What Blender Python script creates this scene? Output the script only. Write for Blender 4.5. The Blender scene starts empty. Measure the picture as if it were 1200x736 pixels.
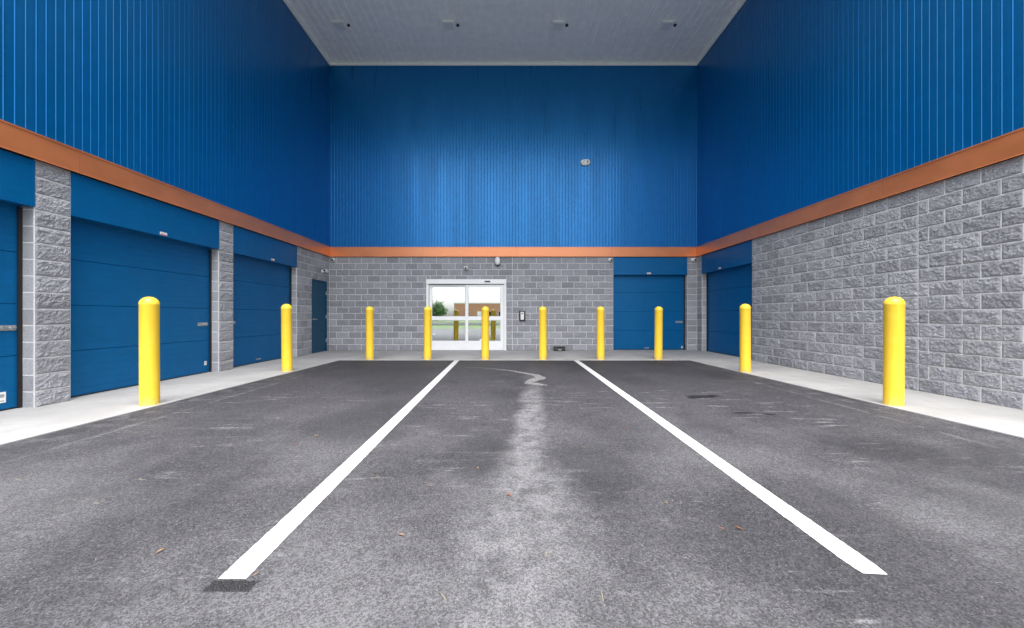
import bpy, math, random
from mathutils import Vector, noise, Matrix
R = math.radians
random.seed(7)
scene = bpy.context.scene
COL = scene.collection

# ------------------------------------------------------------------ constants
CAMH = 1.136
XL, XR, YB, YF = -5.81, 6.15, 12.33, 2.04      # inner faces of the three walls, front edge of the canopy
ZBL = 3.048                                    # top of the block courses
YC = 5.0                                        # front edge of the canopy roof
ZT, ZC = 3.36, 9.36                            # top of the orange band, soffit height
ELX, ERX, EBY = -4.34, 4.67, 9.62              # asphalt edge against the concrete apron

# ------------------------------------------------------------------ mesh helpers
class MB:
    def __init__(s): s.v=[]; s.f=[]; s.m=[]; s.t=[]
    def face(s, pts, mat=0, tint=.5):
        b=len(s.v); s.v += [tuple(p) for p in pts]; s.f.append(tuple(range(b,b+len(pts)))); s.m.append(mat); s.t.append(tint)
    def box(s, x0,x1,y0,y1,z0,z1, mat=0, tint=.5, skip=''):
        b=len(s.v)
        s.v += [(x0,y0,z0),(x1,y0,z0),(x1,y1,z0),(x0,y1,z0),(x0,y0,z1),(x1,y0,z1),(x1,y1,z1),(x0,y1,z1)]
        F={'b':(0,3,2,1),'t':(4,5,6,7),'f':(0,1,5,4),'k':(2,3,7,6),'l':(3,0,4,7),'r':(1,2,6,5)}
        for k,q in F.items():
            if k in skip: continue
            s.f.append(tuple(b+i for i in q)); s.m.append(mat); s.t.append(tint)
    def lathe(s, prof, n=32, c=(0,0,0), axis='z', mat=0):
        b=len(s.v)
        for (r,h) in prof:
            for k in range(n):
                a=2*math.pi*k/n; x,y=r*math.cos(a), r*math.sin(a)
                p=(x,y,h) if axis=='z' else ((x,-h,y) if axis=='y' else (h,x,y))
                s.v.append((c[0]+p[0],c[1]+p[1],c[2]+p[2]))
        for j in range(len(prof)-1):
            for k in range(n):
                k2=(k+1)%n
                s.f.append((b+j*n+k,b+j*n+k2,b+(j+1)*n+k2,b+(j+1)*n+k)); s.m.append(mat); s.t.append(.5)
        s.f.append(tuple(b+(len(prof)-1)*n+k for k in range(n))); s.m.append(mat); s.t.append(.5)
        s.f.append(tuple(b+k for k in reversed(range(n)))); s.m.append(mat); s.t.append(.5)
    def extrude(s, prof, x0, x1, mat=0, closed=True):
        """profile of (y,z) points swept along x"""
        b=len(s.v); n=len(prof)
        for x in (x0,x1):
            for (y,z) in prof: s.v.append((x,y,z))
        for k in range(n if closed else n-1):
            k2=(k+1)%n
            s.f.append((b+k,b+k2,b+n+k2,b+n+k)); s.m.append(mat); s.t.append(.5)
        if closed:
            s.f.append(tuple(b+k for k in reversed(range(n)))); s.m.append(mat); s.t.append(.5)
            s.f.append(tuple(b+n+k for k in range(n))); s.m.append(mat); s.t.append(.5)
    def build(s, name, mats, parent=None, loc=(0,0,0), rz=0, smooth=False, bevel=0, normals=True, autosm=None):
        me=bpy.data.meshes.new(name); me.from_pydata(s.v,[],s.f)
        if not isinstance(mats,(list,tuple)): mats=[mats]
        for m in mats: me.materials.append(m)
        me.polygons.foreach_set('material_index', s.m)
        at=me.attributes.new('tint','FLOAT','FACE'); at.data.foreach_set('value', s.t)
        if smooth: me.polygons.foreach_set('use_smooth',[True]*len(s.f))
        me.update()
        if normals:
            import bmesh
            bm=bmesh.new(); bm.from_mesh(me); bmesh.ops.recalc_face_normals(bm, faces=bm.faces); bm.to_mesh(me); bm.free()
        o=bpy.data.objects.new(name, me); COL.objects.link(o)
        o.location=loc; o.rotation_euler=(0,0,rz)
        if parent: o.parent=parent
        if bevel:
            md=o.modifiers.new('bevel','BEVEL'); md.width=bevel; md.segments=2; md.limit_method='ANGLE'; md.angle_limit=R(40)
        if autosm:
            me.set_sharp_from_angle(angle=R(autosm))
        return o

def tag(o, label=None, cat=None, group=None, kind=None):
    if label: o['label']=label
    if cat: o['category']=cat
    if group: o['group']=group
    if kind: o['kind']=kind
    return o
def empty(name, loc=(0,0,0), rz=0):
    o=bpy.data.objects.new(name,None); COL.objects.link(o); o.location=loc; o.rotation_euler=(0,0,rz); o.empty_display_size=.2
    return o
def copy_tree(o, parent=None):
    c=o.copy(); COL.objects.link(c)
    if parent: c.parent=parent
    for ch in list(o.children): copy_tree(ch,c)
    return c

# ------------------------------------------------------------------ material helpers
class NT:
    def __init__(s,name):
        s.mat=bpy.data.materials.new(name); s.mat.use_nodes=True
        s.n=s.mat.node_tree.nodes; s.l=s.mat.node_tree.links
        s.p=s.n['Principled BSDF']; s.out=s.n['Material Output']; s._co=None
    def new(s,t,**k):
        x=s.n.new(t)
        for a,b in k.items(): setattr(x,a,b)
        return x
    def put(s,sock,v):
        if hasattr(v,'is_linked') or isinstance(v,bpy.types.NodeSocket): s.l.new(v,sock)
        else:
            if isinstance(v,(tuple,list)) and len(v)==3 and sock.type=='RGBA': v=(*v,1)
            sock.default_value=v
    def co(s):
        if s._co is None: s._co=s.new('ShaderNodeTexCoord').outputs['Object']
        return s._co
    def mapped(s, scale=(1,1,1), loc=(0,0,0), rot=(0,0,0)):
        m=s.new('ShaderNodeMapping'); s.l.new(s.co(),m.inputs['Vector'])
        m.inputs['Scale'].default_value=scale; m.inputs['Location'].default_value=loc; m.inputs['Rotation'].default_value=rot
        return m.outputs[0]
    def noise(s, scale, detail=4, rough=.55, vec=None, dist=0):
        x=s.new('ShaderNodeTexNoise'); s.l.new(vec or s.co(), x.inputs['Vector'])
        x.inputs['Scale'].default_value=scale; x.inputs['Detail'].default_value=detail; x.inputs['Roughness'].default_value=rough; x.inputs['Distortion'].default_value=dist
        return x.outputs['Fac']
    def voro(s, scale, out='Color', vec=None, feature='F1'):
        x=s.new('ShaderNodeTexVoronoi', feature=feature); s.l.new(vec or s.co(), x.inputs['Vector']); x.inputs['Scale'].default_value=scale
        return x.outputs[out]
    def ramp(s, v, a, b, lo=0., hi=1.):
        x=s.new('ShaderNodeMapRange'); x.clamp=True; x.interpolation_type='SMOOTHSTEP'
        s.put(x.inputs['Value'],v); s.put(x.inputs['From Min'],a); s.put(x.inputs['From Max'],b); s.put(x.inputs['To Min'],lo); s.put(x.inputs['To Max'],hi)
        return x.outputs[0]
    def math(s, op, a, b=0., c=None):
        x=s.new('ShaderNodeMath', operation=op); s.put(x.inputs[0],a); s.put(x.inputs[1],b)
        if c is not None: s.put(x.inputs[2],c)
        return x.outputs[0]
    def mix(s, f, a, b, mode='MIX'):
        x=s.new('ShaderNodeMix', data_type='RGBA', blend_type=mode)
        s.put(x.inputs['Factor'],f); s.put(x.inputs['A'] if False else x.inputs[6],a); s.put(x.inputs[7],b)
        return x.outputs[2]
    def xyz(s):
        x=s.new('ShaderNodeSeparateXYZ'); s.l.new(s.co(),x.inputs[0]); return x.outputs
    def attr(s,name='tint'):
        return s.new('ShaderNodeAttribute', attribute_name=name).outputs['Fac']
    def bump(s, h, strength=.3, dist=.01, chain=None):
        x=s.new('ShaderNodeBump'); x.inputs['Strength'].default_value=strength; x.inputs['Distance'].default_value=dist
        s.put(x.inputs['Height'],h)
        if chain: s.l.new(chain,x.inputs['Normal'])
        return x.outputs[0]
    def done(s, color=None, rough=None, normal=None, **k):
        if color is not None: s.put(s.p.inputs['Base Color'],color)
        if rough is not None: s.put(s.p.inputs['Roughness'],rough)
        if normal is not None: s.l.new(normal,s.p.inputs['Normal'])
        for a,b in k.items(): s.put(s.p.inputs[a.replace('_',' ')],b)
        return s.mat
def plain(name, c, rough=.5, metal=0., var=.06, scale=6, spec=.5):
    t=NT(name)
    n=t.noise(scale,5,.6)
    col=t.mix(t.ramp(n,.3,.7), tuple(x*(1-var) for x in c), tuple(min(1,x*(1+var)) for x in c))
    return t.done(col, t.ramp(t.noise(scale*3,3),.2,.8,rough*.9,min(1,rough*1.1)), None, Metallic=metal, Specular_IOR_Level=spec)

def block_mat(name, c, warm=0.):
    t=NT(name); ti=t.attr()
    f=t.noise(110,6,.75); g=t.noise(2.2,4,.6); pit=t.noise(38,5,.7)
    col=t.mix(t.ramp(ti,0,1), tuple(x*.77 for x in c), tuple(x*1.19 for x in c))
    col=t.mix(t.ramp(f,.30,.72,.0,.55), col, tuple(x*.62 for x in c))
    col=t.mix(t.ramp(pit,.50,.68,0,.5), col, tuple(x*.48 for x in c)); col=t.mix(t.ramp(g,.50,.80,0,.22), col, (.50,.50,.52))
    h=t.math('ADD', t.math('SUBTRACT',t.noise(48,6,.7),t.math('MULTIPLY',pit,.6)), t.math('MULTIPLY', t.noise(260,3,.6), .35))
    return t.done(col,.93,t.bump(h,.9,.022), Specular_IOR_Level=.2)
BLOCK=block_mat('split_face_block',(.40,.405,.44))
BLOCKS=block_mat('smooth_face_block',(.47,.475,.50))
t=NT('mortar'); n=t.noise(60,5)
MORTAR=t.done(t.mix(t.ramp(n,.3,.7),(.66,.655,.65),(.82,.815,.81)),.95,t.bump(n,.4,.004), Specular_IOR_Level=.2)

def siding_mat(name, c, lo, hi, rough=.34, coat=.0, spec=.5, wob=.25, metal=0.):
    t=NT(name)
    n=t.noise(1.0,3,.5,t.mapped((2.2,2.2,.16)))
    d=t.noise(5,5,.6)
    col=t.mix(t.ramp(d,.35,.75), tuple(x*.95 for x in c), tuple(x*1.05 for x in c))
    w=t.noise(1.0,2,.4,t.mapped((3.3,3.3,.35)))
    return t.done(col, t.ramp(n,.3,.7,lo,hi), t.bump(w,wob,.02), Specular_IOR_Level=spec, Coat_Weight=coat, Coat_Roughness=.24, Coat_IOR=1.6, Metallic=metal)
BLUE=siding_mat('blue_steel_siding',(.0,.146,.405),.27,.40,spec=.35,metal=.5,coat=.22)
BLUED=siding_mat('blue_door_paint',(.0,.118,.315),.36,.46,spec=.3,wob=.15,metal=.25)
BLUEP=siding_mat('dark_blue_door_paint',(.0,.065,.135),.4,.5,spec=.4,wob=.1)
t=NT('copper_trim'); n=t.noise(1.6,4,.6,t.mapped((1,1,2)))
COPPER=t.done(t.mix(t.ramp(n,.3,.7),(.66,.212,.066),(.74,.245,.085)),t.ramp(n,.3,.7,.34,.46),t.bump(t.noise(2.5,2,.4),.12,.02),Metallic=.5,Coat_Weight=.5,Coat_Roughness=.22,Coat_IOR=1.7)
WHITEP=siding_mat('white_soffit_panel',(.90,.90,.905),.5,.6,wob=.04)
WHITET=plain('white_trim',(.90,.90,.89),.45,var=.03)
WALU=plain('white_door_frame',(.90,.905,.91),.35,var=.02)
GASKET=plain('black_rubber',(.012,.012,.014),.6)
STEEL=plain('galvanised_steel',(.56,.56,.56),.38,metal=.85,var=.2,scale=40)
CAMW=plain('white_plastic',(.80,.80,.78),.35,var=.03)
CAMB=plain('black_plastic',(.015,.015,.018),.3)
LENS=plain('dark_lens',(.02,.02,.025),.1)
LED=plain('frosted_lens',(.72,.73,.74),.4,var=.03)
REDL=plain('red_label_ink',(.55,.03,.03),.5)
GREYL=plain('grey_label_ink',(.35,.35,.36),.5)
t=NT('yellow_sleeve'); n=t.noise(7,4,.6); sc=t.noise(40,4,.7,t.mapped((1,1,.15)))
c=t.mix(t.ramp(n,.3,.75),(.89,.575,.035),(.93,.62,.05)); c=t.mix(t.ramp(sc,.60,.76,0,.55),c,(.50,.36,.06))
z=t.xyz()[2]; c=t.mix(t.math('MULTIPLY',t.ramp(z,.0,.14,1,0),t.ramp(t.noise(24,4),.34,.62,0,.75)),c,(.42,.33,.14))
YELLOW=t.done(c,t.ramp(n,.3,.7,.30,.42),t.bump(sc,.05,.002))

# asphalt --------------------------------------------------------------
t=NT('asphalt'); X,Y,Z=t.xyz()
cell=t.voro(125,'Color'); cs=t.new('ShaderNodeSeparateColor'); t.l.new(cell,cs.inputs[0])
agg=cs.outputs[0]; agg2=cs.outputs[1]
ch=t.voro(210,'Color'); c2=t.new('ShaderNodeSeparateColor'); t.l.new(ch,c2.inputs[0]); chip=c2.outputs[1]
fine=t.noise(180,4,.7); mid=t.noise(28,5,.65); big=t.noise(.75,6,.6); big2=t.noise(2.6,5,.62)
col=t.mix(t.ramp(agg,0,1),(.003,.003,.0048),(.074,.071,.085))
col=t.mix(t.ramp(fine,.46,.62,0,.62),col,(.118,.115,.127))
col=t.mix(t.ramp(chip,.94,.975,0,.55),col,(.32,.31,.305))
col=t.mix(t.ramp(mid,.34,.56,.6,0),col,(.014,.014,.017))
# dusty wear of the traffic lane: a broad worn fan in front, narrowing to a streak
cx=t.math('MULTIPLY_ADD',Y,.072,-.06)
wob=t.math('MULTIPLY',t.math('SUBTRACT',t.noise(.9,4,.6),.5),.45)
dx=t.math('ABSOLUTE',t.math('SUBTRACT',t.math('ADD',X,wob),cx))
hw=t.ramp(Y,1.6,4.0,.46,.17)
streak=t.ramp(t.math('DIVIDE',dx,hw),.25,1.35,1,0)
streak=t.math('MULTIPLY',streak,t.ramp(Y,4.5,8.2,1,.12))
streak=t.math('MULTIPLY',streak,t.ramp(t.noise(5,6,.72),.30,.62,.35,1))
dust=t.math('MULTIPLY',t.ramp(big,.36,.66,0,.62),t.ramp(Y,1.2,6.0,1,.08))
fore=t.math('MULTIPLY',t.math('MULTIPLY',t.ramp(Y,1.2,3.0,.75,0),t.ramp(t.math('ABSOLUTE',t.math('ADD',X,.55)),.5,1.7,1,.25)),t.ramp(t.noise(1.7,5,.65),.30,.62,.2,1))  # paler tone towards the near foreground, strongest left of centre
dust=t.math('MAXIMUM',dust,fore)
dust=t.math('MAXIMUM',dust,t.math('MULTIPLY',streak,.95))
scr=t.noise(1.0,6,.68,t.mapped((1.5,11,1),rot=(0,0,.10)))
scr2=t.noise(1.0,5,.7,t.mapped((3.4,30,1),loc=(7,3,0),rot=(0,0,-.12)))
patch=t.math('MULTIPLY',t.ramp(t.noise(.55,3,.5,t.mapped((1,1.3,1),loc=(3.1,1.7,0))),.38,.56),t.ramp(Y,5.0,8.0,1,.1))
scuff=t.math('MULTIPLY',t.ramp(scr,.54,.68),patch)
scuff=t.math('MAXIMUM',scuff,t.math('MULTIPLY',t.ramp(scr2,.61,.70),t.ramp(big2,.4,.6,.15,1)))
dust=t.math('MAXIMUM',dust,t.math('MULTIPLY',scuff,t.ramp(t.noise(13,5,.75),.34,.58,.2,1.1)))
# concrete dust trodden off the apron along the edges
ed=t.math('MINIMUM',t.math('SUBTRACT',X,ELX),t.math('SUBTRACT',ERX,X))
edge=t.math('MULTIPLY',t.ramp(ed,.12,.55,1,0),t.ramp(t.noise(5,5,.7),.45,.65,0,.5))
dust=t.math('MAXIMUM',dust,edge)
dust=t.math('MULTIPLY',dust,t.ramp(fine,.28,.62,.45,1))
keep=t.math('SUBTRACT',1.0,streak)
col=t.mix(t.math('MULTIPLY',dust,.82),col,t.mix(t.ramp(agg,.1,.9),(.185,.183,.195),(.34,.337,.35)))
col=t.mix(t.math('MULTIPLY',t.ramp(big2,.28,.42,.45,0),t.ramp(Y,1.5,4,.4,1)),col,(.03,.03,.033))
seam=t.ramp(t.math('ABSOLUTE',t.math('SUBTRACT',t.math('ADD',ed,t.math('MULTIPLY',t.noise(2.0,3),.10)),.50)),.0,.05,1,0)
seam=t.math('MULTIPLY',seam,t.ramp(t.noise(6,4,.7),.38,.6,0,.55))
col=t.mix(seam,col,(.20,.198,.205))
col=t.mix(t.math('MULTIPLY',t.ramp(t.noise(.42,5,.6,t.mapped((1.5,.9,1),loc=(11,4,0))),.46,.62,0,.5),t.math('MULTIPLY',keep,t.ramp(Y,1.2,3.0,.3,1))),col,(.020,.020,.024))
col=t.mix(t.ramp(Y,4.5,9.2,0,.35),col,(.018,.018,.021))  # asphalt darkened towards the far wall: canopy shade painted into the colour
wx=t.math('MULTIPLY',t.math('SUBTRACT',t.noise(9,5,.7),.5),.16); wy=t.math('MULTIPLY',t.math('SUBTRACT',t.noise(11,5,.7,t.mapped((1,1,1),loc=(5,5,0))),.5),.13)
def stain(cx,cy,rx,ry,soft=.22,k=1.1):
    a=t.math('DIVIDE',t.math('SUBTRACT',t.math('ADD',X,t.math('MULTIPLY',wx,k)),cx),rx); b=t.math('DIVIDE',t.math('SUBTRACT',t.math('ADD',Y,t.math('MULTIPLY',wy,k)),cy),ry)
    d=t.math('SQRT',t.math('ADD',t.math('MULTIPLY',a,a),t.math('MULTIPLY',b,b)))
    return t.ramp(d,1-soft,1+soft,1,0)
st=None
for args in ((2.72,5.32,.20,.085),(2.56,5.24,.09,.05),(2.92,5.37,.09,.05),(2.74,4.42,.11,.04),(3.0,4.36,.07,.032)):
    m_=stain(*args); st=m_ if st is None else t.math('MAXIMUM',st,m_)
col=t.mix(t.math('MULTIPLY',st,.93),col,(.004,.004,.005))
bx=t.ramp(t.math('ABSOLUTE',t.math('ADD',t.math('ADD',X,t.math('MULTIPLY',wx,.35)),1.162)),.094,.106,1,0); by=t.ramp(t.math('ABSOLUTE',t.math('SUBTRACT',t.math('ADD',Y,t.math('MULTIPLY',wy,.25)),1.592)),.031,.038,1,0)
sl_=t.math('MULTIPLY',t.math('MULTIPLY',bx,by),t.ramp(fine,.46,.60,1,.3))
col=t.mix(sl_,col,(.004,.004,.006))
h=t.math('ADD',t.math('MULTIPLY',agg,.5),t.math('ADD',fine,mid))
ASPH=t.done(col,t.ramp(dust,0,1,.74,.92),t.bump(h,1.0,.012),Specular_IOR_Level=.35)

t=NT('concrete'); n=t.noise(1.3,6,.62); f=t.noise(90,5,.7); s2=t.noise(1,5,.6,t.mapped((9,1.6,1)))
col=t.mix(t.ramp(n,.3,.72),(.30,.298,.295),(.375,.372,.368)); col=t.mix(t.ramp(f,.35,.7,0,.25),col,(.24,.237,.23))
col=t.mix(t.ramp(s2,.55,.74,0,.5),col,(.25,.245,.23)); col=t.mix(t.ramp(t.noise(3.1,5,.6),.58,.70,0,.4),col,(.23,.225,.205))
CONC=t.done(col,.9,t.bump(t.math('ADD',f,s2),.25,.003),Specular_IOR_Level=.3)
CONCD=plain('concrete_joint',(.26,.255,.24),.95,var=.2)
t=NT('road_paint'); f=t.noise(120,5,.75); b=t.noise(9,5,.7)
PAINT=t.done(t.mix(t.math('MULTIPLY',t.ramp(f,.53,.68),t.ramp(b,.36,.62,.2,1)),t.mix(t.ramp(b,.3,.7,.0,.5),(.50,.50,.50),(.38,.38,.39)),(.15,.15,.16)),.75,t.bump(f,.6,.004))
t=NT('black_sealer'); f=t.noise(70,5,.7)
SEAL=t.done(t.mix(t.ramp(f,.55,.70),(.012,.012,.014),(.10,.10,.105)),.7,t.bump(f,.8,.006))
t=NT('oil_stain'); f=t.noise(60,5,.7); t.p.inputs['Specular IOR Level'].default_value=.05; OIL=t.done(t.mix(t.ramp(f,.45,.7),(.003,.003,.003),(.012,.012,.012)),.95,t.bump(f,.6,.005))
t=NT('dried_spill'); f=t.noise(45,5,.75); SPILL=t.done(t.mix(t.ramp(f,.42,.60),(.23,.226,.225),(.045,.045,.048)),.85,t.bump(f,.6,.004))

# glass: coated panes that mirror most of the yard and let a little of the lobby through
t=NT('coated_glass')
g=t.new('ShaderNodeBsdfGlossy'); g.inputs['Roughness'].default_value=.015; g.inputs['Color'].default_value=(.90,.96,.96,1)
tr=t.new('ShaderNodeBsdfTransparent'); tr.inputs['Color'].default_value=(.75,.85,.85,1)
mx=t.new('ShaderNodeMixShader'); mx.inputs[0].default_value=.82
t.l.new(tr.outputs[0],mx.inputs[1]); t.l.new(g.outputs[0],mx.inputs[2]); t.l.new(mx.outputs[0],t.out.inputs['Surface'])
GLASS=t.mat

# ------------------------------------------------------------------ block walls
CH, CL, MJ = .2032, .4064, .0135
def block_face(mb, O, U, N, u0,u1,z0,z1, split, tint, seed, res):
    """one block: a face on the frame (O,U,N); broken rock face when split, else a plain face"""
    nx=max(2,int(round((u1-u0)/res))); nz=max(2,int(round((z1-z0)/res)))
    if not split: nx=nz=1
    b=len(mb.v)
    for j in range(nz+1):
        for i in range(nx+1):
            u=u0+(u1-u0)*i/nx; z=z0+(z1-z0)*j/nz
            if split:
                brd = i in (0,nx) or j in (0,nz)
                P=Vector((u*9+seed*3.7, z*12, seed))
                a=noise.noise(P); c=noise.noise(P*2.9+Vector((5,1,2)))+.6*noise.noise(P*6.3); q=noise.noise(P*11.)
                d=.013+.010*a+.009*c+.006*q
                if brd: d=.0025+.002*max(0,c)
                else:
                    d=max(.002,d)
                    ex=min(u-u0,u1-u)/.03; ez=min(z-z0,z1-z)/.025
                    d*=min(1,.7+.3*min(ex,ez))
                    u+= .006*noise.noise(P*2.3); z+=.006*noise.noise(P*2.9)
            else: d=.003
            p=O+U*u+N*d; mb.v.append((p.x,p.y,p.z+z))
    for j in range(nz):
        for i in range(nx):
            k=b+j*(nx+1)+i
            mb.f.append((k,k+1,k+nx+2,k+nx+1)); mb.m.append(0 if split else 2); mb.t.append(tint)
    # sides back to the mortar
    ring=[b+i for i in range(nx+1)]+[b+j*(nx+1)+nx for j in range(1,nz+1)]+[b+nz*(nx+1)+i for i in range(nx-1,-1,-1)]+[b+j*(nx+1) for j in range(nz-1,0,-1)]
    b2=len(mb.v)
    for k in ring:
        v=Vector(mb.v[k]); w=v-O; v=v-N*(w.dot(N)+.002); mb.v.append(tuple(v))
    n=len(ring)
    for k in range(n):
        mb.f.append((ring[k],b2+k,b2+(k+1)%n,ring[(k+1)%n])); mb.m.append(0 if split else 2); mb.t.append(tint)

def spans(a,b,cuts):
    out=[(a,b)]
    for c0,c1 in cuts:
        nx=[]
        for p,q in out:
            if c1<=p or c0>=q: nx.append((p,q)); continue
            if c0>p: nx.append((p,c0))
            if c1<q: nx.append((c1,q))
        out=nx
    return out
def course_blocks(mb,O,U,N,u0,u1,openings,joints,res,seed,split=True,rows=15,phase=0.):
    for r in range(rows):
        z0,z1=r*CH,(r+1)*CH
        for (za,zb) in sorted({(z0,z1)}|{(o[2],z1) for o in openings if z0+.02<o[2]<z1-.02}):
            cuts=[(o[0],o[1]) for o in openings if o[2]>za+.01]
            if za>z0:   # thin course above an opening head
                todo=[(max(u0,o[0]),min(u1,o[1])) for o in openings if abs(o[2]-za)<1e-6]
            else: todo=spans(u0,u1,cuts)
            for (p,q) in todo:
                st=[p]+[j for j in joints if p<j<q]+[q]
                for a,b in zip(st,st[1:]):
                    off=((r%2)*CL/2+phase)
                    k=math.floor((a-off)/CL); u=off+k*CL
                    edges=[a]
                    while u<b-1e-6 and b-a>.45:
                        if u>a+.07 and u<b-.07: edges.append(u)
                        u+=CL
                    edges.append(b)
                    for e0,e1 in zip(edges,edges[1:]):
                        seed[0]+=1
                        block_face(mb,O,U,N,e0+MJ/2,e1-MJ/2,za+MJ/2,zb-MJ/2,split,random.betavariate(2.2,2.2),seed[0]*1.37,res(e0))
def block_wall(name,loc,rz,u0,u1,openings,joints,res,label,reveals=(),phase=0.,coredepth=.21):
    mb=MB(); seed=[hash(name)%7 and len(name)]
    O=Vector((0,0,0)); U=Vector((1,0,0)); N=Vector((0,-1,0))
    course_blocks(mb,O,U,N,u0,u1,openings,joints,res,seed,phase=phase)
    us=spans(u0,u1,[(o[0],o[1]) for o in openings])
    for a,b in us: mb.box(a-(.25 if rz==0 and a==u0 else 0),b+(.25 if rz==0 and b==u1 else 0),0,coredepth,-.1,ZBL,1)
    for o in openings:
        if o[2]<ZBL-.01: mb.box(o[0],o[1],0,coredepth,o[2],ZBL,1)
    for (u,sg) in reveals:    # returns at the jambs, smooth block ends
        course_blocks(mb,Vector((u,0,0)),Vector((0,1,0)),Vector((sg,0,0)),0,.205,[],[],lambda e:.2,seed,split=False)
    o=mb.build(name,[BLOCK,MORTAR,BLOCKS],None,loc,rz,normals=False)
    return tag(o,label,'wall')

near=lambda y:(.0145 if y<7 else .020 if y<9.5 else .028)
# left wall: local x = world Y
Wl=[(2.44,4.645,ZBL),(5.03,7.606,ZBL),(8.01,10.41,ZBL),(11.21,12.14,2.235)]
left_wall=block_wall('block_wall',(XL,0,0),R(90),YF,YB-.012,Wl,[],near,
    'grey split-face block wall on the left, pierced by blue roll-up doors',reveals=[(4.645,-1),(7.606,-1),(10.41,-1),(2.44,-1)],phase=.02)
Wb=[(-2.66,-.055,2.32),(3.42,5.83,ZBL)]
back_wall=block_wall('block_wall',(0,YB,0),0,XL+.005,XR-.005,Wb,[.14],lambda e:.027,
    'grey block wall across the far end, around the white glass sliding door',reveals=[(3.42,1),(5.83,-1)],phase=.11)
# right wall: local x = -Y
right_wall=block_wall('block_wall',(XR,0,0),R(-90),-(YB-.012),-YF,[(-12.01,-9.55,ZBL)],[-5.68],lambda u:near(-u),
    'long grey split-face block wall on the right with one vertical control joint',reveals=[(-12.01,1)],phase=-.05)

# ------------------------------------------------------------------ metal siding with its copper band
def rib_profile(u0,u1,pitch=.1016):
    p=[]; u=u0
    while u<u1:
        for du,y in ((0,0),(.045,-.001),(.079,0),(.086,-.0037),(.090,-.0037),(.097,0)):
            if u+du<u1: p.append((u+du,y))
        u+=pitch
    p.append((u1,0)); return p
def siding(name,loc,rz,u0,u1,label,band,ends=(0,0)):
    root=empty(name,loc,rz); tag(root,label,'wall')
    mb=MB(); pr=rib_profile(u0,u1)
    for (a,ya),(b,yb) in zip(pr,pr[1:]):
        mb.face([(a,ya,ZT-.02),(b,yb,ZT-.02),(b,yb,ZC),(a,ya,ZC)])
    mb.build('siding_panel',BLUE,root,normals=False)
    m2=MB(); m2.box(u0-(.25 if ends[0]<-5 and rz==0 else 0),u1+(.25 if rz==0 else 0),.02,.20,ZBL+.002,ZC+.3)
    m2.build('backing',GASKET,root)
    # copper band in lengths with a hairline joint, drip lip below, turned flange on top
    tb=MB(); a,b=band; u=a
    while u<b-.01:
        e=min(b,u+3.05)
        tb.extrude([(-.052,ZBL+.012),(-.062,ZBL+.004),(-.062,ZBL+.0),(-.044,ZBL+.0),(.012,ZBL+.02),(.012,ZT+.012),(-.050,ZT)],u+.0015,e-.0015)
        tb.extrude([(-.050,ZT+.001),(-.050,ZT-.014),(-.058,ZT-.014),(-.058,ZT+.004)],u+.002,e-.002)
        u=e
    tb.build('trim_band',COPPER,root)
    return root
siding('siding_wall',(XL,0,0),R(90),YF,YB-.0015,'ribbed blue metal siding on the left with copper band',(YF,YB-.055))
siding('siding_wall',(0,YB,0),0,XL-.03,XR+.03,'ribbed blue metal siding of the far wall above the glass door',(XL+.002,XR-.002))
siding('siding_wall',(XR,0,0),R(-90),-(YB-.0015),-YF,'ribbed blue metal siding on the right with copper band',(-(YB-.055),-YF))

# ------------------------------------------------------------------ soffit
soff=empty('canopy_ceiling',(0,0,ZC)); tag(soff,'white ribbed metal canopy ceiling high above the yard','ceiling')
mb=MB(); pr=[(a,y*5) for a,y in rib_profile(XL,XR,.2032)]
for (a,ya),(b,yb) in zip(pr,pr[1:]):
    mb.face([(a,YC,ya),(a,YB,ya),(b,YB,yb),(b,YC,yb)])
mb.build('ceiling_panel',WHITEP,soff,normals=False)
mb=MB(); mb.box(XL-.2,XR+.2,YC,YB+.2,.005,.3); mb.build('roof_deck',WHITET,soff)
mb=MB()
mb.box(XL+.012,XR-.012,YB-.06,YB-.012,-.10,-.012)
mb.box(XL+.012,XR-.012,YB-.10,YB-.062,-.045,-.013)
mb.build('end_trim',WHITET,soff,bevel=.004)
for s in (-1,1):
    mb=MB(); x=XL if s<0 else XR
    a,b=sorted((x-s*.013,x-s*.06)); mb.box(a,b,YC,YB-.105,-.11,-.012)
    a,b=sorted((x-s*.062,x-s*.10)); mb.box(a,b,YC,YB-.105,-.045,-.013)
    mb.build('side_trim',WHITET,soff,bevel=.004)
fix=empty('ceiling_light',(0,0,0)); tag(fix,None,'ceiling light','flat square lights on the canopy ceiling')
mb=MB(); mb.box(-.17,.17,-.17,.17,-.06,-.012); mb.build('housing',WHITET,fix,bevel=.008)
mb=MB(); mb.box(-.135,.135,-.135,.135,-.072,-.0605); mb.build('diffuser',LED,fix,bevel=.006)
mb=MB(); mb.lathe([(.03,-.012),(.03,-.03),(.045,-.036),(.045,-.05),(.02,-.07)],14,(.255,.0,0)); mb.build('sensor',CAMB,fix,smooth=True,autosm=40)
labs=['flat square ceiling light nearest the left siding','flat square ceiling light second from the left wall','flat square ceiling light third from the left wall','flat square ceiling light nearest the right siding']
for i,x in enumerate((-4.75,-1.67,1.40,4.45)):
    o=fix if i==0 else copy_tree(fix)
    o.location=(x,10.68,ZC); o['label']=labs[i]

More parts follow.
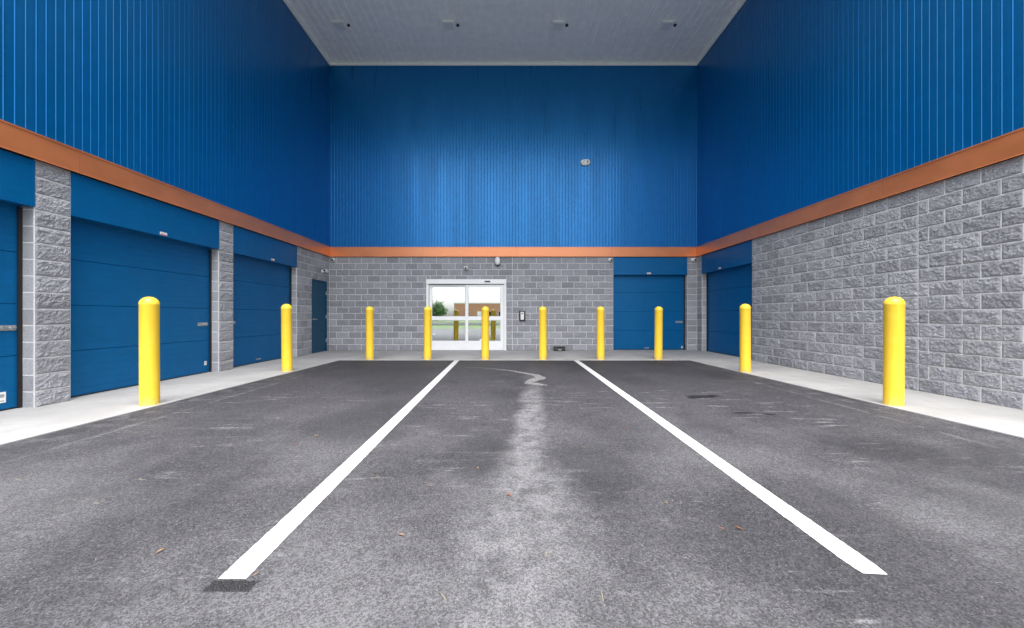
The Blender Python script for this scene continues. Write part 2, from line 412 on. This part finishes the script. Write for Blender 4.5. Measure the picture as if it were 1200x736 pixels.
# ------------------------------------------------------------------ roll-up doors
def latch(root,x,y,z):
    L=empty('latch',(x,y,z)); L.parent=root
    m=MB(); m.box(-.12,.12,-.006,0,-.032,.032); m.box(-.10,-.05,-.012,-.006,-.018,.018); lp=m.build('latch_plate',STEEL,L,bevel=.003)
    m=MB(); m.lathe([(.010,-.11),(.010,.11)],10,(0,-.016,0),'x'); m.box(-.03,-.005,-.03,-.006,-.022,.022); m.box(.05,.075,-.026,-.006,-.02,.02)
    m.build('bolt',STEEL,L,bevel=.002)
    m=MB(); m.lathe([(.012,0),(.012,.012)],12,(-.08,-.012,0),'y'); m.build('lock_cylinder',CAMB,L)
    return L
def rollup(loc,rz,w,label,stick=None,lat=None,pull=None,hood=True,tagx=.5,guides=(1,1)):
    """local x 0..w along the wall, y into the wall"""
    root=empty('roll_up_door',loc,rz); tag(root,label,'garage door','blue roll-up garage doors')
    H=2.46; YD=.165
    # curtain: four insulated sections, hairline grooves every 10 cm and real joints between sections
    mb=MB(); prof=[]; z=.025; sec=(H+.05)/4
    for s in range(4):
        zs=z+s*sec
        prof+=[(YD+.010,zs),(YD,zs+.006)]
        g=zs+.10
        while g<zs+sec-.06:
            prof+=[(YD,g-.004),(YD+.0022,g),(YD,g+.004)]; g+=.1016
        prof+=[(YD,zs+sec-.008),(YD+.010,zs+sec-.002)]
    prof+=[(YD+.03,z+4*sec),(YD+.03,z)]
    mb.extrude(prof,.004,w-.004); mb.build('curtain',BLUED,root)
    m=MB(); m.box(.004,w-.004,YD-.004,YD+.03,.004,.024); m.build('bottom_seal',GASKET,root)
    for k,(a,b) in enumerate(((.003,.040),(w-.040,w-.003))):
        if not guides[k]: continue
        m=MB(); m.box(a,b,YD-.028,YD-.004,.002,H-.004); m.build('guide_rail',GASKET,root)
    m=MB(); m.box(.0,w,.19,.21,0,3.04); m.build('back_panel',GASKET,root)
    # hood
    hd=MB(); p=[(-.012,2.475)]
    for k in range(1,6):
        zz=2.475+k*.098; p+=[(-.012,zz-.004),(-.0100,zz),(-.012,zz+.004)]
    p+=[(-.012,3.036),(.185,3.036),(.185,2.475)]
    hd.extrude(p,.003,w-.003); ho=hd.build('hood',BLUED,root)
    m=MB(); m.box(.003,w-.003,-.017,-.0125,2.468,2.486); m.box(.003,w-.003,-.0165,-.0125,3.018,3.036)
    m.box(.004,.034,-.0168,-.0126,2.487,3.017); m.box(w-.034,w-.004,-.0168,-.0126,2.487,3.017); m.build('hood_trim',BLUED,ho)
    m=MB(); m.box(-.065,.065,-.0205,-.0175,-.026,.026,0); m.box(-.06,.06,-.0216,-.0206,-.023,-.009,1)
    for q in (-.045,-.012,.02): m.box(q,q+.026,-.0216,-.0206,.004,.010,2)
    m.build('label',[CAMW,REDL,GREYL],ho,(w*tagx,0,2.512))
    if lat: latch(root,lat[0],YD-.001,lat[1])
    if pull:
        m=MB(); m.box(-.075,.075,-.006,0,-.014,.014); m.lathe([(.006,-.06),(.006,.06)],8,(0,-.022,0),'x'); m.box(-.062,-.05,-.026,-.006,-.008,.008); m.box(.05,.062,-.026,-.006,-.008,.008)
        m.build('pull_handle',STEEL,root,(pull[0],YD-.001,pull[1]))
    if stick:
        m=MB(); m.box(-.045,.045,-.003,0,-.055,.055,0); m.box(-.03,.03,-.0042,-.0031,.0,.035,1); m.box(-.03,.03,-.0042,-.0031,-.04,-.03,1)
        stk=m.build('sticker',[CAMW,GREYL],root,(stick[0],YD-.001,stick[1])); stk.scale=(stick[2],1,stick[2]*1.15)
    return root
rollup((XL,2.44,0),R(90),2.205,'blue roll-up door nearest the viewer, cut off by the left frame edge',stick=(2.02,.17,1.0),lat=(2.04,.99))
rollup((XL,5.03,0),R(90),2.576,'widest blue roll-up door on the left, between two block pillars',stick=(2.45,.20,.62),lat=(2.38,.97),tagx=.52)
rollup((XL,8.01,0),R(90),2.40,'blue roll-up door on the left next to the narrow blue personnel door',lat=(.16,.99),pull=(1.05,.10),tagx=.55)
rollup((3.42,YB,0),0,2.41,'blue roll-up door in the far wall, right of the glass entrance',stick=(2.32,.10,.55),lat=(2.22,.93),pull=(1.15,.075),tagx=.48,guides=(0,1))
rollup((XR,12.01,0),R(-90),2.46,'dark blue roll-up door at the far end of the right wall',pull=(1.83,.10),tagx=.42)

# ------------------------------------------------------------------ personnel door
pd=empty('personnel_door',(XL,11.21,0),R(90)); tag(pd,'narrow dark blue steel door in the left corner beside the back wall','door')
m=MB(); m.box(.002,.045,-.012,.12,.003,2.232); m.box(.885,.928,-.012,.12,.003,2.232); m.box(.0455,.8845,-.012,.12,2.19,2.232); m.build('door_frame',BLUEP,pd,bevel=.003)
m=MB(); m.box(.048,.882,.012,.055,.014,2.187); m.build('door_leaf',BLUEP,pd,bevel=.002)
m=MB(); m.box(.003,.927,.0125,.15,.001,.011); m.build('threshold',STEEL,pd)
m=MB(); m.box(.002,.928,.16,.2,.0,2.23); m.build('back_panel',GASKET,pd)
lv=MB(); lv.lathe([(.028,0),(.028,.012),(.014,.014),(.012,.05)],16,(.11,.012,1.03),'y'); lv.box(.10,.235,-.052,-.036,1.018,1.042); lv.build('lever_handle',STEEL,pd,bevel=.003)
for z in (.35,1.10,1.85):
    m=MB(); m.lathe([(.012,-.055),(.012,.055)],10,(.884,-.006,z)); m.box(.86,.905,-.0135,.0,z-.05,z+.05); m.build('hinge',STEEL,pd)

# ------------------------------------------------------------------ sliding glass entrance
sd=empty('sliding_door',(-1.3575,YB,0)); tag(sd,'white framed automatic sliding glass door in the far block wall','door')
W=2.60; hw_=W/2
m=MB(); m.box(-hw_+.003,-hw_+.075,-.035,.16,.004,2.165); m.box(hw_-.075,hw_-.003,-.035,.16,.004,2.165); m.build('jamb',WALU,sd,bevel=.004)
m=MB(); m.box(-hw_+.003,hw_-.003,-.06,.16,2.168,2.316); m.build('header',WALU,sd,bevel=.005)
m=MB(); m.box(-.0,.18,-.035,0,-.02,.02); m.build('motion_sensor',CAMB,sd,(.60,-.0605,2.245),bevel=.006)
m=MB(); m.box(-hw_+.08,hw_-.08,.0,.15,.003,.014); m.build('threshold',STEEL,sd)
m=MB(); m.box(-hw_+.077,hw_-.077,-.01,.0,2.150,2.1675); m.build('gasket',GASKET,sd)
def leaf(x0,x1,y,st0,st1):
    L=empty('door_leaf',(0,y,0)); L.parent=sd
    m=MB(); zt=2.148
    m.box(x0,x0+st0,0,.045,.018,zt); m.box(x1-st1,x1,0,.045,.018,zt)
    a,b=x0+st0+.0005,x1-st1-.0005
    m.box(a,b,0,.045,.018,.315); m.box(a,b,0,.045,.985,1.115); m.box(a,b,0,.045,zt-.075,zt); m.build('leaf_frame',WALU,L,bevel=.003)
    for z0,z1 in ((.316,.984),(1.116,zt-.076)):
        m=MB(); m.box(a+.001,b-.001,.018,.026,z0,z1); m.build('pane',GLASS,L)
        m=MB(); g=.010
        m.box(a,b,.008,.016,z0,z0+g); m.box(a,b,.008,.016,z1-g,z1); m.box(a,a+g,.008,.016,z0+g,z1-g); m.box(b-g,b,.008,.016,z0+g,z1-g); m.build('glazing_bead',GREYL,L)
    return L
leaf(-hw_+.085,.02,.06,.085,.06)
L2=leaf(-.03,hw_-.085,.005,.09,.105)
m=MB(); m.lathe([(.068,0),(.068,.002)],24,(.60,.0175,1.345),'y',0); m.lathe([(.045,.0022),(.045,.0030)],20,(.60,.0175,1.345),'y',1)
m.build('warning_sticker',[CAMW,GREYL],L2)

# lobby seen dimly through the panes
mb=MB(); mb.box(-4,1.4,YB+.215,17.5,-.05,.002); tag(mb.build('lobby_floor',plain('lobby_floor_tile',(.32,.31,.29),.4)),kind='structure')
mb=MB(); x0,x1,y0,y1,h=-4,1.4,YB+.212,17.5,2.7
mb.face([(x0,y0,0),(x0,y1,0),(x0,y1,h),(x0,y0,h)]); mb.face([(x1,y0,0),(x1,y1,0),(x1,y1,h),(x1,y0,h)]); mb.face([(x0,y1,0),(x1,y1,0),(x1,y1,h),(x0,y1,h)]); mb.face([(x0,y0,h),(x1,y0,h),(x1,y1,h),(x0,y1,h)])
tag(mb.build('lobby_wall',plain('lobby_wall_paint',(.62,.62,.60),.8)),kind='structure')

# ------------------------------------------------------------------ bollards
prof=[(.102,0),(.102,.004),(.1005,.012),(.0985,.03),(.0985,1.262),(.100,1.265),(.100,1.272)]
for k in range(1,9):
    a=k/8*math.pi/2; prof.append((.100*math.cos(a)+.0 if k<8 else .006,1.272+.092*math.sin(a)))
m=MB(); m.lathe(prof,48); bol=m.build('bollard',YELLOW,smooth=True,autosm=35)
tag(bol,None,'bollard','yellow bollards around the parking bay')
spots=[(-4.54,4.80,'yellow bollard at the left edge nearest the viewer, before the widest roll-up door'),
 (-4.478,7.68,'yellow bollard on the left apron before the roll-up door beside the personnel door'),
 (4.754,7.59,'yellow bollard on the right apron in front of the dark blue roll-up door'),
 (4.867,4.785,'yellow bollard on the right apron nearest the viewer, before plain block wall')]
bl=['yellow bollard in the far row before bare block wall left of the glass door',
 'yellow bollard in the far row at the left jamb of the glass door',
 'yellow bollard in the far row before the right leaf of the glass door',
 'yellow bollard in the far row just left of the black bait box',
 'yellow bollard in the far row just left of the far roll-up door',
 'yellow bollard in the far row directly before the far roll-up door']
for i in range(6): spots.append((-3.555+1.484*i,9.745,bl[i]))
for i,(x,y,l) in enumerate(spots):
    o=bol if i==0 else copy_tree(bol)
    o.location=(x,y,.012); o.rotation_euler=(R(random.uniform(-.5,.5)),R(random.uniform(-.5,.5)),random.uniform(0,6)); o['label']=l

# ------------------------------------------------------------------ small wall fittings
def dome_camera(loc,rz,label):
    r=empty('security_camera',loc,rz); tag(r,label,'camera','small white security cameras')
    m=MB(); m.lathe([(.055,0),(.055,.03),(.048,.04)],20,(0,0,0),'y'); m.build('mount',CAMW,r,smooth=True,autosm=40)
    m=MB(); m.lathe([(.026,.02),(.026,.075)],14,(0,0,-.01),'y'); m.build('arm',CAMW,r,smooth=True,autosm=40)
    m=MB()
    pr=[(.001,-.055)]+[(.055*math.sin(k/10*math.pi),-.055*math.cos(k/10*math.pi)) for k in range(1,10)]+[(.001,.055)]
    m.lathe(pr,20,(.02,-.10,-.01)); b=m.build('camera_ball',CAMW,r,smooth=True)
    m=MB(); m.lathe([(.030,.0),(.030,.014),(.02,.017)],16,(.02,-.148,-.022),'y'); m.build('lens',LENS,b)
    return r
dome_camera((-5.66,YB-.018,2.95),0,'small white ball camera high on the far block wall by the left corner')
dome_camera((5.99,YB-.018,2.95),0,'small white ball camera on the corner pier right of the far roll-up door')
dome_camera((3.30,YB-.018,2.95),0,'small white ball camera at the upper left corner of the far roll-up door')
dome_camera((-1.38,YB-.018,2.69),0,'small white ball camera on the block wall above the glass door')
bc=empty('security_camera',(XL+.018,11.80,2.52),R(90)); tag(bc,'white bullet camera mounted above the narrow personnel door','camera','small white security cameras')
m=MB(); m.lathe([(.05,0),(.05,.03),(.04,.036)],18,(0,0,0),'y'); m.build('mount',CAMW,bc,smooth=True,autosm=40)
m=MB(); m.lathe([(.018,.03),(.018,.12)],12,(0,0,0),'y'); m.build('arm',CAMW,bc)
m=MB(); m.lathe([(.043,-.11),(.045,-.105),(.045,.09),(.041,.10)],18,(-.03,-.14,.01),'x'); b=m.build('camera_barrel',CAMW,bc,smooth=True,autosm=40)
m=MB(); m.lathe([(.034,-.116),(.034,-.1105)],16,(-.03,-.14,.01),'x'); m.build('lens',LENS,b)

def capsule(m,w,h,d0,d1,n=20,mat=0,vert=False,inset=0):
    pts=[]; r=min(w,h)/2-inset; L=(max(w,h)/2-min(w,h)/2)
    for s in (1,-1):
        for k in range(n+1):
            a=-math.pi/2+math.pi*k/n+(0 if s>0 else math.pi)
            x,z=s*L+r*math.cos(a), r*math.sin(a)
            pts.append((z,x) if vert else (x,z))
    return pts
def loft(m,rings,mat=0):
    b=len(m.v); n=len(rings[0][0])
    for pts,d in rings:
        for x,z in pts: m.v.append((x,-d,z))
    for j in range(len(rings)-1):
        for k in range(n):
            m.f.append((b+j*n+k,b+j*n+(k+1)%n,b+(j+1)*n+(k+1)%n,b+(j+1)*n+k)); m.m.append(mat); m.t.append(.5)
    m.f.append(tuple(b+(len(rings)-1)*n+k for k in range(n))); m.m.append(mat); m.t.append(.5)
    m.f.append(tuple(b+k for k in range(n))); m.m.append(mat); m.t.append(.5)
mc=empty('siding_camera',(2.51,YB-.011,6.11)); tag(mc,'white oval twin-lens camera halfway up the far blue siding','camera')
m=MB(); loft(m,[(capsule(m,.31,.20,0,0),0),(capsule(m,.31,.20,0,0),.03),(capsule(m,.30,.19,0,0),.055),(capsule(m,.25,.14,0,0),.075)]); m.build('housing',CAMW,mc,smooth=True,autosm=50)
m=MB(); m.lathe([(.022,.0745),(.022,.088),(.012,.092)],16,(.06,0,.005),'y'); m.build('lens',LENS,mc,smooth=True,autosm=40)
m=MB(); m.lathe([(.05,.0745),(.048,.084),(.03,.09)],18,(-.06,0,.01),'y'); m.build('sensor',LED,mc,smooth=True,autosm=40)
wl=empty('wall_lamp',(-.34,YB-.02,2.905)); tag(wl,'white oval wall lamp with black base under the copper band, above the glass door','wall lamp')
m=MB(); m.box(-.09,.09,-.03,0,-.13,.14); m.build('back_plate',CAMB,wl,bevel=.01)
m=MB(); loft(m,[(capsule(m,.18,.27,0,0,vert=True),.0305),(capsule(m,.18,.27,0,0,vert=True),.07),(capsule(m,.165,.25,0,0,vert=True),.11),(capsule(m,.10,.19,0,0,vert=True),.14)]); m.build('lamp_cover',CAMW,wl,smooth=True,autosm=60)
m=MB(); m.lathe([(.02,-.175),(.045,-.15),(.045,-.136)],16,(0,-.06,0)); m.build('sensor',CAMB,wl)
kp=empty('intercom',(.46,YB-.02,1.13)); tag(kp,'black framed intercom with a white face, right of the glass door','intercom')
m=MB(); m.box(-.10,.10,-.05,0,-.165,.165); m.build('housing',CAMB,kp,bevel=.015)
m=MB(); m.box(-.055,.055,-.0545,-.0505,-.125,.13); fp=m.build('face_plate',CAMW,kp,bevel=.002)
m=MB()
for i in range(3):
    for j in range(4): m.box(-.033+i*.025,-.017+i*.025,-.058,-.0548,-.085+j*.025,-.069+j*.025)
m.build('keypad',LED,fp)
m=MB(); m.box(-.03,.03,-.057,-.0548,.045,.10); m.build('display',GREYL,fp)
bb=empty('bait_box',(1.645,YB-.16,.012)); tag(bb,'low black plastic bait box on the apron at the foot of the far wall','bait box')
m=MB(); m.extrude([(-.11,.0),(.11,.0),(.11,.07),(-.11,.07)],-.175,.175); m.build('tray',CAMB,bb,bevel=.012)
m=MB(); m.extrude([(-.112,.0715),(.112,.0715),(.112,.10),(.07,.135),(-.08,.125),(-.112,.09)],-.178,.178); m.build('lid',CAMB,bb,bevel=.012)
m=MB(); m.box(-.05,.05,-.1135,-.1105,.02,.055); m.build('entry_label',GREYL,bb)

# ------------------------------------------------------------------ ground
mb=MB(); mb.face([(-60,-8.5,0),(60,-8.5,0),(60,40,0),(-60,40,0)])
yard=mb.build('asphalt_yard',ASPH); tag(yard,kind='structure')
def ragged_line(xa,ya,xb,yb,w,tip=False):
    m=MB(); n=420; L=[];Rr=[]
    for k in range(n+1):
        f=k/n; x=xa+(xb-xa)*f; y=ya+(yb-ya)*f; ww=w/2
        if tip and f>.985: ww*=1-((f-.985)/.015)**2*.18
        L.append((x-ww+.005*noise.noise(Vector((k*.9,1,0)))+.004*noise.noise(Vector((k*3.7,1,0))),y,.004)); Rr.append((x+ww+.005*noise.noise(Vector((k*.9,7,0)))+.004*noise.noise(Vector((k*3.7,7,0))),y+ (0 if not tip or f<.97 else -.008*(f-.97)/.03),.004))
    for k in range(n): m.face([L[k],L[k+1],Rr[k+1],Rr[k]])
    return m.build('painted_line',PAINT,yard,normals=False)
o=ragged_line(-1.295,EBY-.03,-1.189,1.63,.122); o['label']='white bay line on the left, ending at a black smear on the asphalt'
o=ragged_line(1.725,EBY-.03,1.610,1.665,.122,True); o['label']='white bay line on the right, with a tapered near end'
m=MB()
path=[(545,430.5,.02),(575,432,.05),(598,434.5,.09),(612,437,.12),(628,440,.16),(634,443,.22),(624,446,.20),(618,449,.14),(630,450.5,.18),(641,452,.05)]
def smear(pts,z,seed,sub=7):
    W=[]
    for (x,y,w) in pts:
        Yd=CAMH*444/(y-370); W.append((Vector(((x-595.4)/444*Yd,Yd,z)),w))
    L=[];Q=[]; P=[]
    for (p,w),(q,v) in zip(W,W[1:]):
        for k in range(sub): P.append((p.lerp(q,k/sub),w+(v-w)*k/sub))
    P.append(W[-1])
    for i,(p,w) in enumerate(P):
        d=(P[min(i+1,len(P)-1)][0]-P[max(i-1,0)][0]).normalized(); n=Vector((-d.y,d.x,0))
        n=(n+Vector((.0,.6,0))).normalized() if n.y>=0 else (n-Vector((0,.6,0))).normalized()
        L.append(p+n*w*(.5+.5*noise.noise(Vector((i*.8,seed,0))))); Q.append(p-n*w*(.5+.5*noise.noise(Vector((i*.8,seed+5,0)))))
    for i in range(len(P)-1): m.face([L[i]+Vector((0,0,i*2e-5)),L[i+1]+Vector((0,0,(i+1)*2e-5)),Q[i+1]+Vector((0,0,(i+1)*2e-5)),Q[i]+Vector((0,0,i*2e-5))])
smear(path,.004,3)
m.build('dried_spill',SPILL,yard)

# concrete apron, three slabs in one U, slightly proud of the asphalt, with tooled joints
mb=MB(); zt=.012
def edge_x(side,y):                      # the apron edges converge slightly towards the far wall
    f=(y-3)/(EBY-3)
    return -4.445+.165*f if side<0 else 4.775-.18*f
def slab(x0,x1,y0,y1):
    b=len(mb.v); mb.box(x0,x1,y0,y1,-.12,zt)
    for i in range(b,b+8):
        x,y,z=mb.v[i]
        for e,sd in ((ELX,-1),(ERX,1)):
            if abs(x-e)<.01: mb.v[i]=(x-e+edge_x(sd,min(y,EBY)),y,z)
ys=[YF-.8,3.3,6.2,EBY]
for y0,y1 in zip(ys,ys[1:]): slab(XL-.2,ELX,y0+.003,y1-.003); slab(ERX,XR+.2,y0+.003,y1-.003)
xs=[XL-.2,ELX,-1.6,1.5,ERX,XR+.2]
for x0,x1 in zip(xs,xs[1:]): slab(x0+.003 if x0>-6 else x0,x1-.003 if x1<6.2 else x1,EBY+.003,YB+.2)
pv=mb.build('concrete_apron',CONC,bevel=.004); tag(pv,kind='structure')

# ------------------------------------------------------------------ dry leaves and straw on the asphalt
lm=[plain('leaf_tan',(.26,.16,.08),.8,var=.3,scale=60),plain('leaf_rust',(.20,.075,.035),.8,var=.3,scale=60),plain('straw',(.36,.30,.19),.8,var=.2,scale=60)]
def leaf_mesh(k):
    m=MB(); n=8; L=[];Rr=[]
    l,w=(.034,.012) if k<2 else (.055,.003)
    for i in range(n+1):
        f=i/n; ww=w*math.sin(math.pi*(f*.94+.03))**.7; zz=.004+.010*math.sin(f*2.6+k)*(1 if k<2 else .4)
        L.append((-l+2*l*f,-ww,zz+.006*(k<2))); Rr.append((-l+2*l*f,ww,zz+.003*(k<2)))
        if i: m.face([L[i-1],(-l+2*l*(f-1/n),0,zz-.002),(-l+2*l*f,0,zz-.002),L[i]]); m.face([(-l+2*l*(f-1/n),0,zz-.002),Rr[i-1],Rr[i],(-l+2*l*f,0,zz-.002)])
    return m
protos=[leaf_mesh(0).build('dry_leaf',lm[0],normals=False),leaf_mesh(1).build('dry_leaf',lm[1],normals=False),leaf_mesh(2).build('straw_stem',lm[2],normals=False)]
llab=['small tan dry leaf lying on the dark asphalt','small rust brown dry leaf lying on the dark asphalt','short pale straw stem lying on the dark asphalt']
px=[(552,432,0),(570,443,1),(525,458,1),(717,478,1),(733,502,1),(552,480,1),(597,527,1),(683,524,2),(470,628,0),(505,570,0),(560,549,0),(597,581,1),(845,620,1),(866,620,1),(866,575,2),(940,617,2),
 (160,507,2),(165,562,2),(204,504,0),(113,590,2),(188,647,0),(112,656,2),(20,562,2),(300,674,0),(371,511,0),(345,522,1),(380,478,0),(706,700,2),(610,455,0),(440,560,2),(760,470,2),(520,700,2),(780,590,0),(640,650,2),(980,540,2),(1060,610,2)]
done=[0,0,0]
for (x,y,k) in px:
    Yd=CAMH*444/(y-370); Xd=(x-595.4)/444*Yd
    o=protos[k] if not done[k] else protos[k].copy()
    if done[k]: COL.objects.link(o)
    done[k]=1
    o.location=(Xd,Yd,.001); o.rotation_euler=(0,0,random.uniform(0,6.28)); s=random.uniform(.35,.7); o.scale=(s,s,s)
    tag(o,llab[k],'leaf' if k<2 else 'straw',['tan dry leaves','rust dry leaves','straw stems'][k]+' scattered on the asphalt')

# ------------------------------------------------------------------ what the glass mirrors: the far side of the street
grass=NT('grass'); n=grass.noise(3,6,.7); GR=grass.done(grass.mix(grass.ramp(n,.3,.7),(.05,.09,.022),(.10,.14,.045)),.95)
mb=MB(); mb.face([(-700,-700,-.02),(700,-700,-.02),(700,700,-.02),(-700,700,-.02)]); tag(mb.build('ground',GR),kind='structure')
mb=MB(); mb.face([(-300,-30,.004),(300,-30,.004),(300,-21,.004),(-300,-21,.004)]); tag(mb.build('road',plain('road_asphalt',(.07,.07,.075),.85,var=.2)),kind='structure')
mb=MB(); mb.box(-300,300,-20.8,-20.4,-.1,.15); mb.box(-300,300,-30.6,-30.2,-.1,.15); tag(mb.build('kerb',CONC),kind='structure')
t=NT('brick'); br=t.new('ShaderNodeTexBrick'); t.l.new(t.mapped((1,1,1),rot=(R(90),0,0)),br.inputs['Vector']); br.inputs['Scale'].default_value=4
br.inputs['Color1'].default_value=(.50,.23,.13,1); br.inputs['Color2'].default_value=(.58,.28,.17,1); br.inputs['Mortar'].default_value=(.4,.33,.28,1); br.inputs['Mortar Size'].default_value=.012
BRICK=t.done(br.outputs[0],.9)
bb_=empty('brick_building',(-6.5,-70,0)); tag(bb_,'low red brick building across the street, mirrored in the glass door','building')
m=MB(); m.box(-7,10,-8,0,0,4.2); m.build('wall',BRICK,bb_)
m=MB(); m.box(-7.1,10.1,-8.1,.1,4.2,4.42); m.build('roof',WHITET,bb_)
m=MB(); m.box(-1.2,-.2,-.08,.03,0,2.2); m.build('door',WALU,bb_)
for x in (1.5,4.0,7.0):
    m=MB(); m.box(x,x+1.4,.0,.05,1.0,2.3); w=m.build('window_frame',WALU,bb_)
    m=MB(); m.box(x+.08,x+1.32,.051,.06,1.08,2.22); m.build('pane',LENS,w)
LEAF=plain('foliage',(.08,.16,.045),.7,var=.5,scale=1.5); BARK=plain('bark',(.10,.075,.05),.9)
def tree(loc,h,r,label,seed):
    rnd=random.Random(seed); root=empty('tree',loc); tag(root,label,'tree','trees across the street')
    m=MB(); m.lathe([(.22,0),(.16,h*.3),(.07,h*.75)],9); m.build('trunk',BARK,root)
    m=MB()
    cl=[Vector((rnd.gauss(0,r*.45),rnd.gauss(0,r*.45),h*.62+rnd.gauss(0,h*.15))) for _ in range(16)]
    for _ in range(4000):
        c=rnd.choice(cl)+Vector((rnd.gauss(0,.22*r),rnd.gauss(0,.22*r),rnd.gauss(0,.2*r)))
        a=Vector((rnd.gauss(0,1),rnd.gauss(0,1),rnd.gauss(0,1))).normalized()*.2; b=a.cross(Vector((rnd.gauss(0,1),rnd.gauss(0,1),1))).normalized()*.13
        m.face([c-a,c+b,c+a,c-b])
    m.build('crown',LEAF,root,normals=False)
tree((-15.6,-58,0),3.4,2.2,'bushy green tree left of the brick building, mirrored in the glass',1)
tree((-19,-62,0),4.2,2.5,'taller green tree furthest from the brick building, mirrored in the glass',2)

# ------------------------------------------------------------------ light, sky, camera
SUN_EL=68
w=bpy.data.worlds.new('World'); scene.world=w; w.use_nodes=True
nt=w.node_tree; bg=nt.nodes['Background']
sky=nt.nodes.new('ShaderNodeTexSky'); sky.sky_type='NISHITA'; sky.sun_disc=False; sky.sun_elevation=R(SUN_EL); sky.sun_rotation=R(180); sky.air_density=1.0; sky.dust_density=3.8
hs=nt.nodes.new('ShaderNodeHueSaturation'); hs.inputs['Saturation'].default_value=.22
nt.links.new(sky.outputs[0],hs.inputs['Color']); nt.links.new(hs.outputs[0],bg.inputs['Color']); bg.inputs['Strength'].default_value=.125
sl=bpy.data.lights.new('sun','SUN'); sl.energy=1.3; sl.angle=R(60); sl.color=(1,.97,.93)
so=bpy.data.objects.new('sun',sl); COL.objects.link(so); so.rotation_euler=(R(90-SUN_EL),0,0)   # shines towards +Y and down
so.rotation_euler=Vector((0,math.cos(R(SUN_EL)),-math.sin(R(SUN_EL)))).to_track_quat('-Z','Y').to_euler()
cam=bpy.data.cameras.new('camera'); co=bpy.data.objects.new('camera',cam); COL.objects.link(co)
co.location=(0,0,CAMH); co.rotation_euler=(R(90),0,0)
cam.sensor_width=36; cam.sensor_fit='HORIZONTAL'; cam.lens=444/1200*36; cam.shift_x=4.6/1200; cam.shift_y=2/1200; cam.clip_start=.05; cam.clip_end=3000
scene.camera=co
scene.view_settings.view_transform='Standard'; scene.view_settings.look='None'; scene.view_settings.gamma=1; scene.view_settings.use_curve_mapping=False
scene.view_settings.exposure=2.05
scene.render.engine='CYCLES'
scene.cycles.max_bounces=10; scene.cycles.diffuse_bounces=6; scene.cycles.glossy_bounces=5; scene.cycles.use_denoising=True
